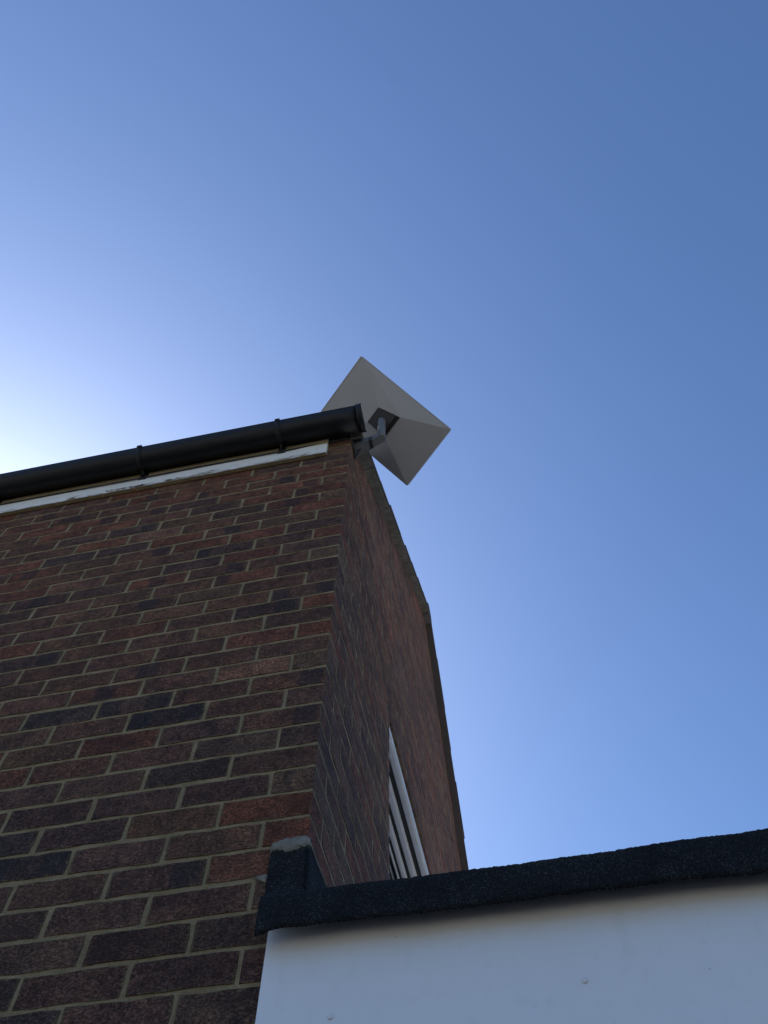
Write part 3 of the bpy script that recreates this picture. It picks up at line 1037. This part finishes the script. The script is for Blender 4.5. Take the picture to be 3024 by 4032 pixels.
for i in range(60):
    y = -0.004 + i * 0.055 if i > 6 else -0.004 + i * 0.05
    row = []
    for j in range(8):
        t = j / 7
        z = -0.013 - t * 0.170 + rnd.uniform(-0.0008, 0.0008)
        x = 0.0065 + 0.030 * max(0, t - 0.55) ** 2 * 4 + 0.0015 * math.sin(y * 9 + t * 3)
        row.append((x, y, z + (0.002 * math.sin(y * 13) if j == 0 else 0)))
    gr.append(row)
felt_sheet('felt_upstand', gr, 0.004, (1, 0, 0))
# pale repair mortar over the felt, on the face and along the gable
def lump(name, outline, y0, th, axis):
    bm = bmesh.new()
    ring = [bm.verts.new((p[0], y0, p[1])) for p in outline]
    cxm = sum(p[0] for p in outline) / len(outline)
    czm = sum(p[1] for p in outline) / len(outline)
    mid = [bm.verts.new((cxm + (p[0] - cxm) * 0.86, y0 - th * rnd.uniform(0.85, 1.05), czm + (p[1] - czm) * 0.75)) for p in outline]
    c = bm.verts.new((cxm, y0 - th, czm))
    n = len(ring)
    for k in range(n):
        bm.faces.new((ring[k], ring[(k + 1) % n], mid[(k + 1) % n], mid[k]))
        bm.faces.new((mid[k], mid[(k + 1) % n], c))
    for vv in bm.verts:
        vv.co = Vector((vv.co.x - 1.8, vv.co.y, vv.co.z - ZG))
    return bm_obj(name, bm, M['repair'], ext, True)
ol = []
for i in range(25):
    s = i / 24
    ol.append((-0.081 + 0.088 * s, -0.002 + 0.012 * min(1, s * 3) * (1 if s < 0.95 else 0.7) + rnd.uniform(-0.0025, 0.0025)))
for i in range(25):
    s = 1 - i / 24
    ol.append((-0.081 + 0.088 * s, -0.0285 + 0.003 * math.sin(s * 9) + rnd.uniform(-0.002, 0.002)))
lump('mortar_patch', ol, -0.0005, 0.0095, 'y')
ol = [(-0.112, -0.078), (-0.098, -0.0735), (-0.083, -0.072), (-0.076, -0.074), (-0.0755, -0.088), (-0.083, -0.0925), (-0.092, -0.086), (-0.103, -0.081)]
lump('mortar_patch', ol, -0.0005, 0.0022, 'y')
gvv, gff = [], []
for i in range(70):
    y = 0.0 + i * 0.045
    a, b = rnd.uniform(-0.0015, 0.0015), rnd.uniform(-0.0015, 0.0015)
    gvv += [(0.0, y, -0.003 + a), (0.008 + b, y, -0.008 + a), (0.009 + b, y, -0.015 + b), (0.0, y, -0.016)]
for i in range(69):
    for k in range(4):
        p, q2 = 4 * i + k, 4 * i + (k + 1) % 4
        gff.append((p, q2, q2 + 4, p + 4))
gff.append((0, 1, 2, 3))
ext_obj('mortar_fillet', gvv, gff, M['repair'])
# brick front of the extension below the fascia
v, f = box_vf(0.003, EX1, 0.018, 0.24, ZG, -0.30)
ew = ext_obj('extension_wall', v, f, M['mortar'])
eb_bm = bmesh.new()
tl2 = eb_bm.loops.layers.float_color.new('tint')
for k in range(-36, -5):
    x = 0.012 - (0.11 if k % 2 else 0)
    while x < EX1 - 0.22:
        if x > 0.0:
            me = get_mesh('b', 0.215)
            col = decode(rand_code())
            src = bmesh.new(); src.from_mesh(me)
            off = Vector((x + 0.1075 - 1.8, 0.013, 0.075 * k + BH / 2 - ZG))
            vm = {q_: eb_bm.verts.new(q_.co + off) for q_ in src.verts}
            for fc_ in src.faces:
                nf = eb_bm.faces.new([vm[q_] for q_ in fc_.verts])
                for lp in nf.loops:
                    lp[tl2] = col
            src.free()
        x += 0.225
me = bpy.data.meshes.new('brickwork')
eb_bm.to_mesh(me); eb_bm.free()
me.materials.append(M['brick_many'])
o = link_mesh('brickwork', me, ext)
o['kind'] = 'stuff'
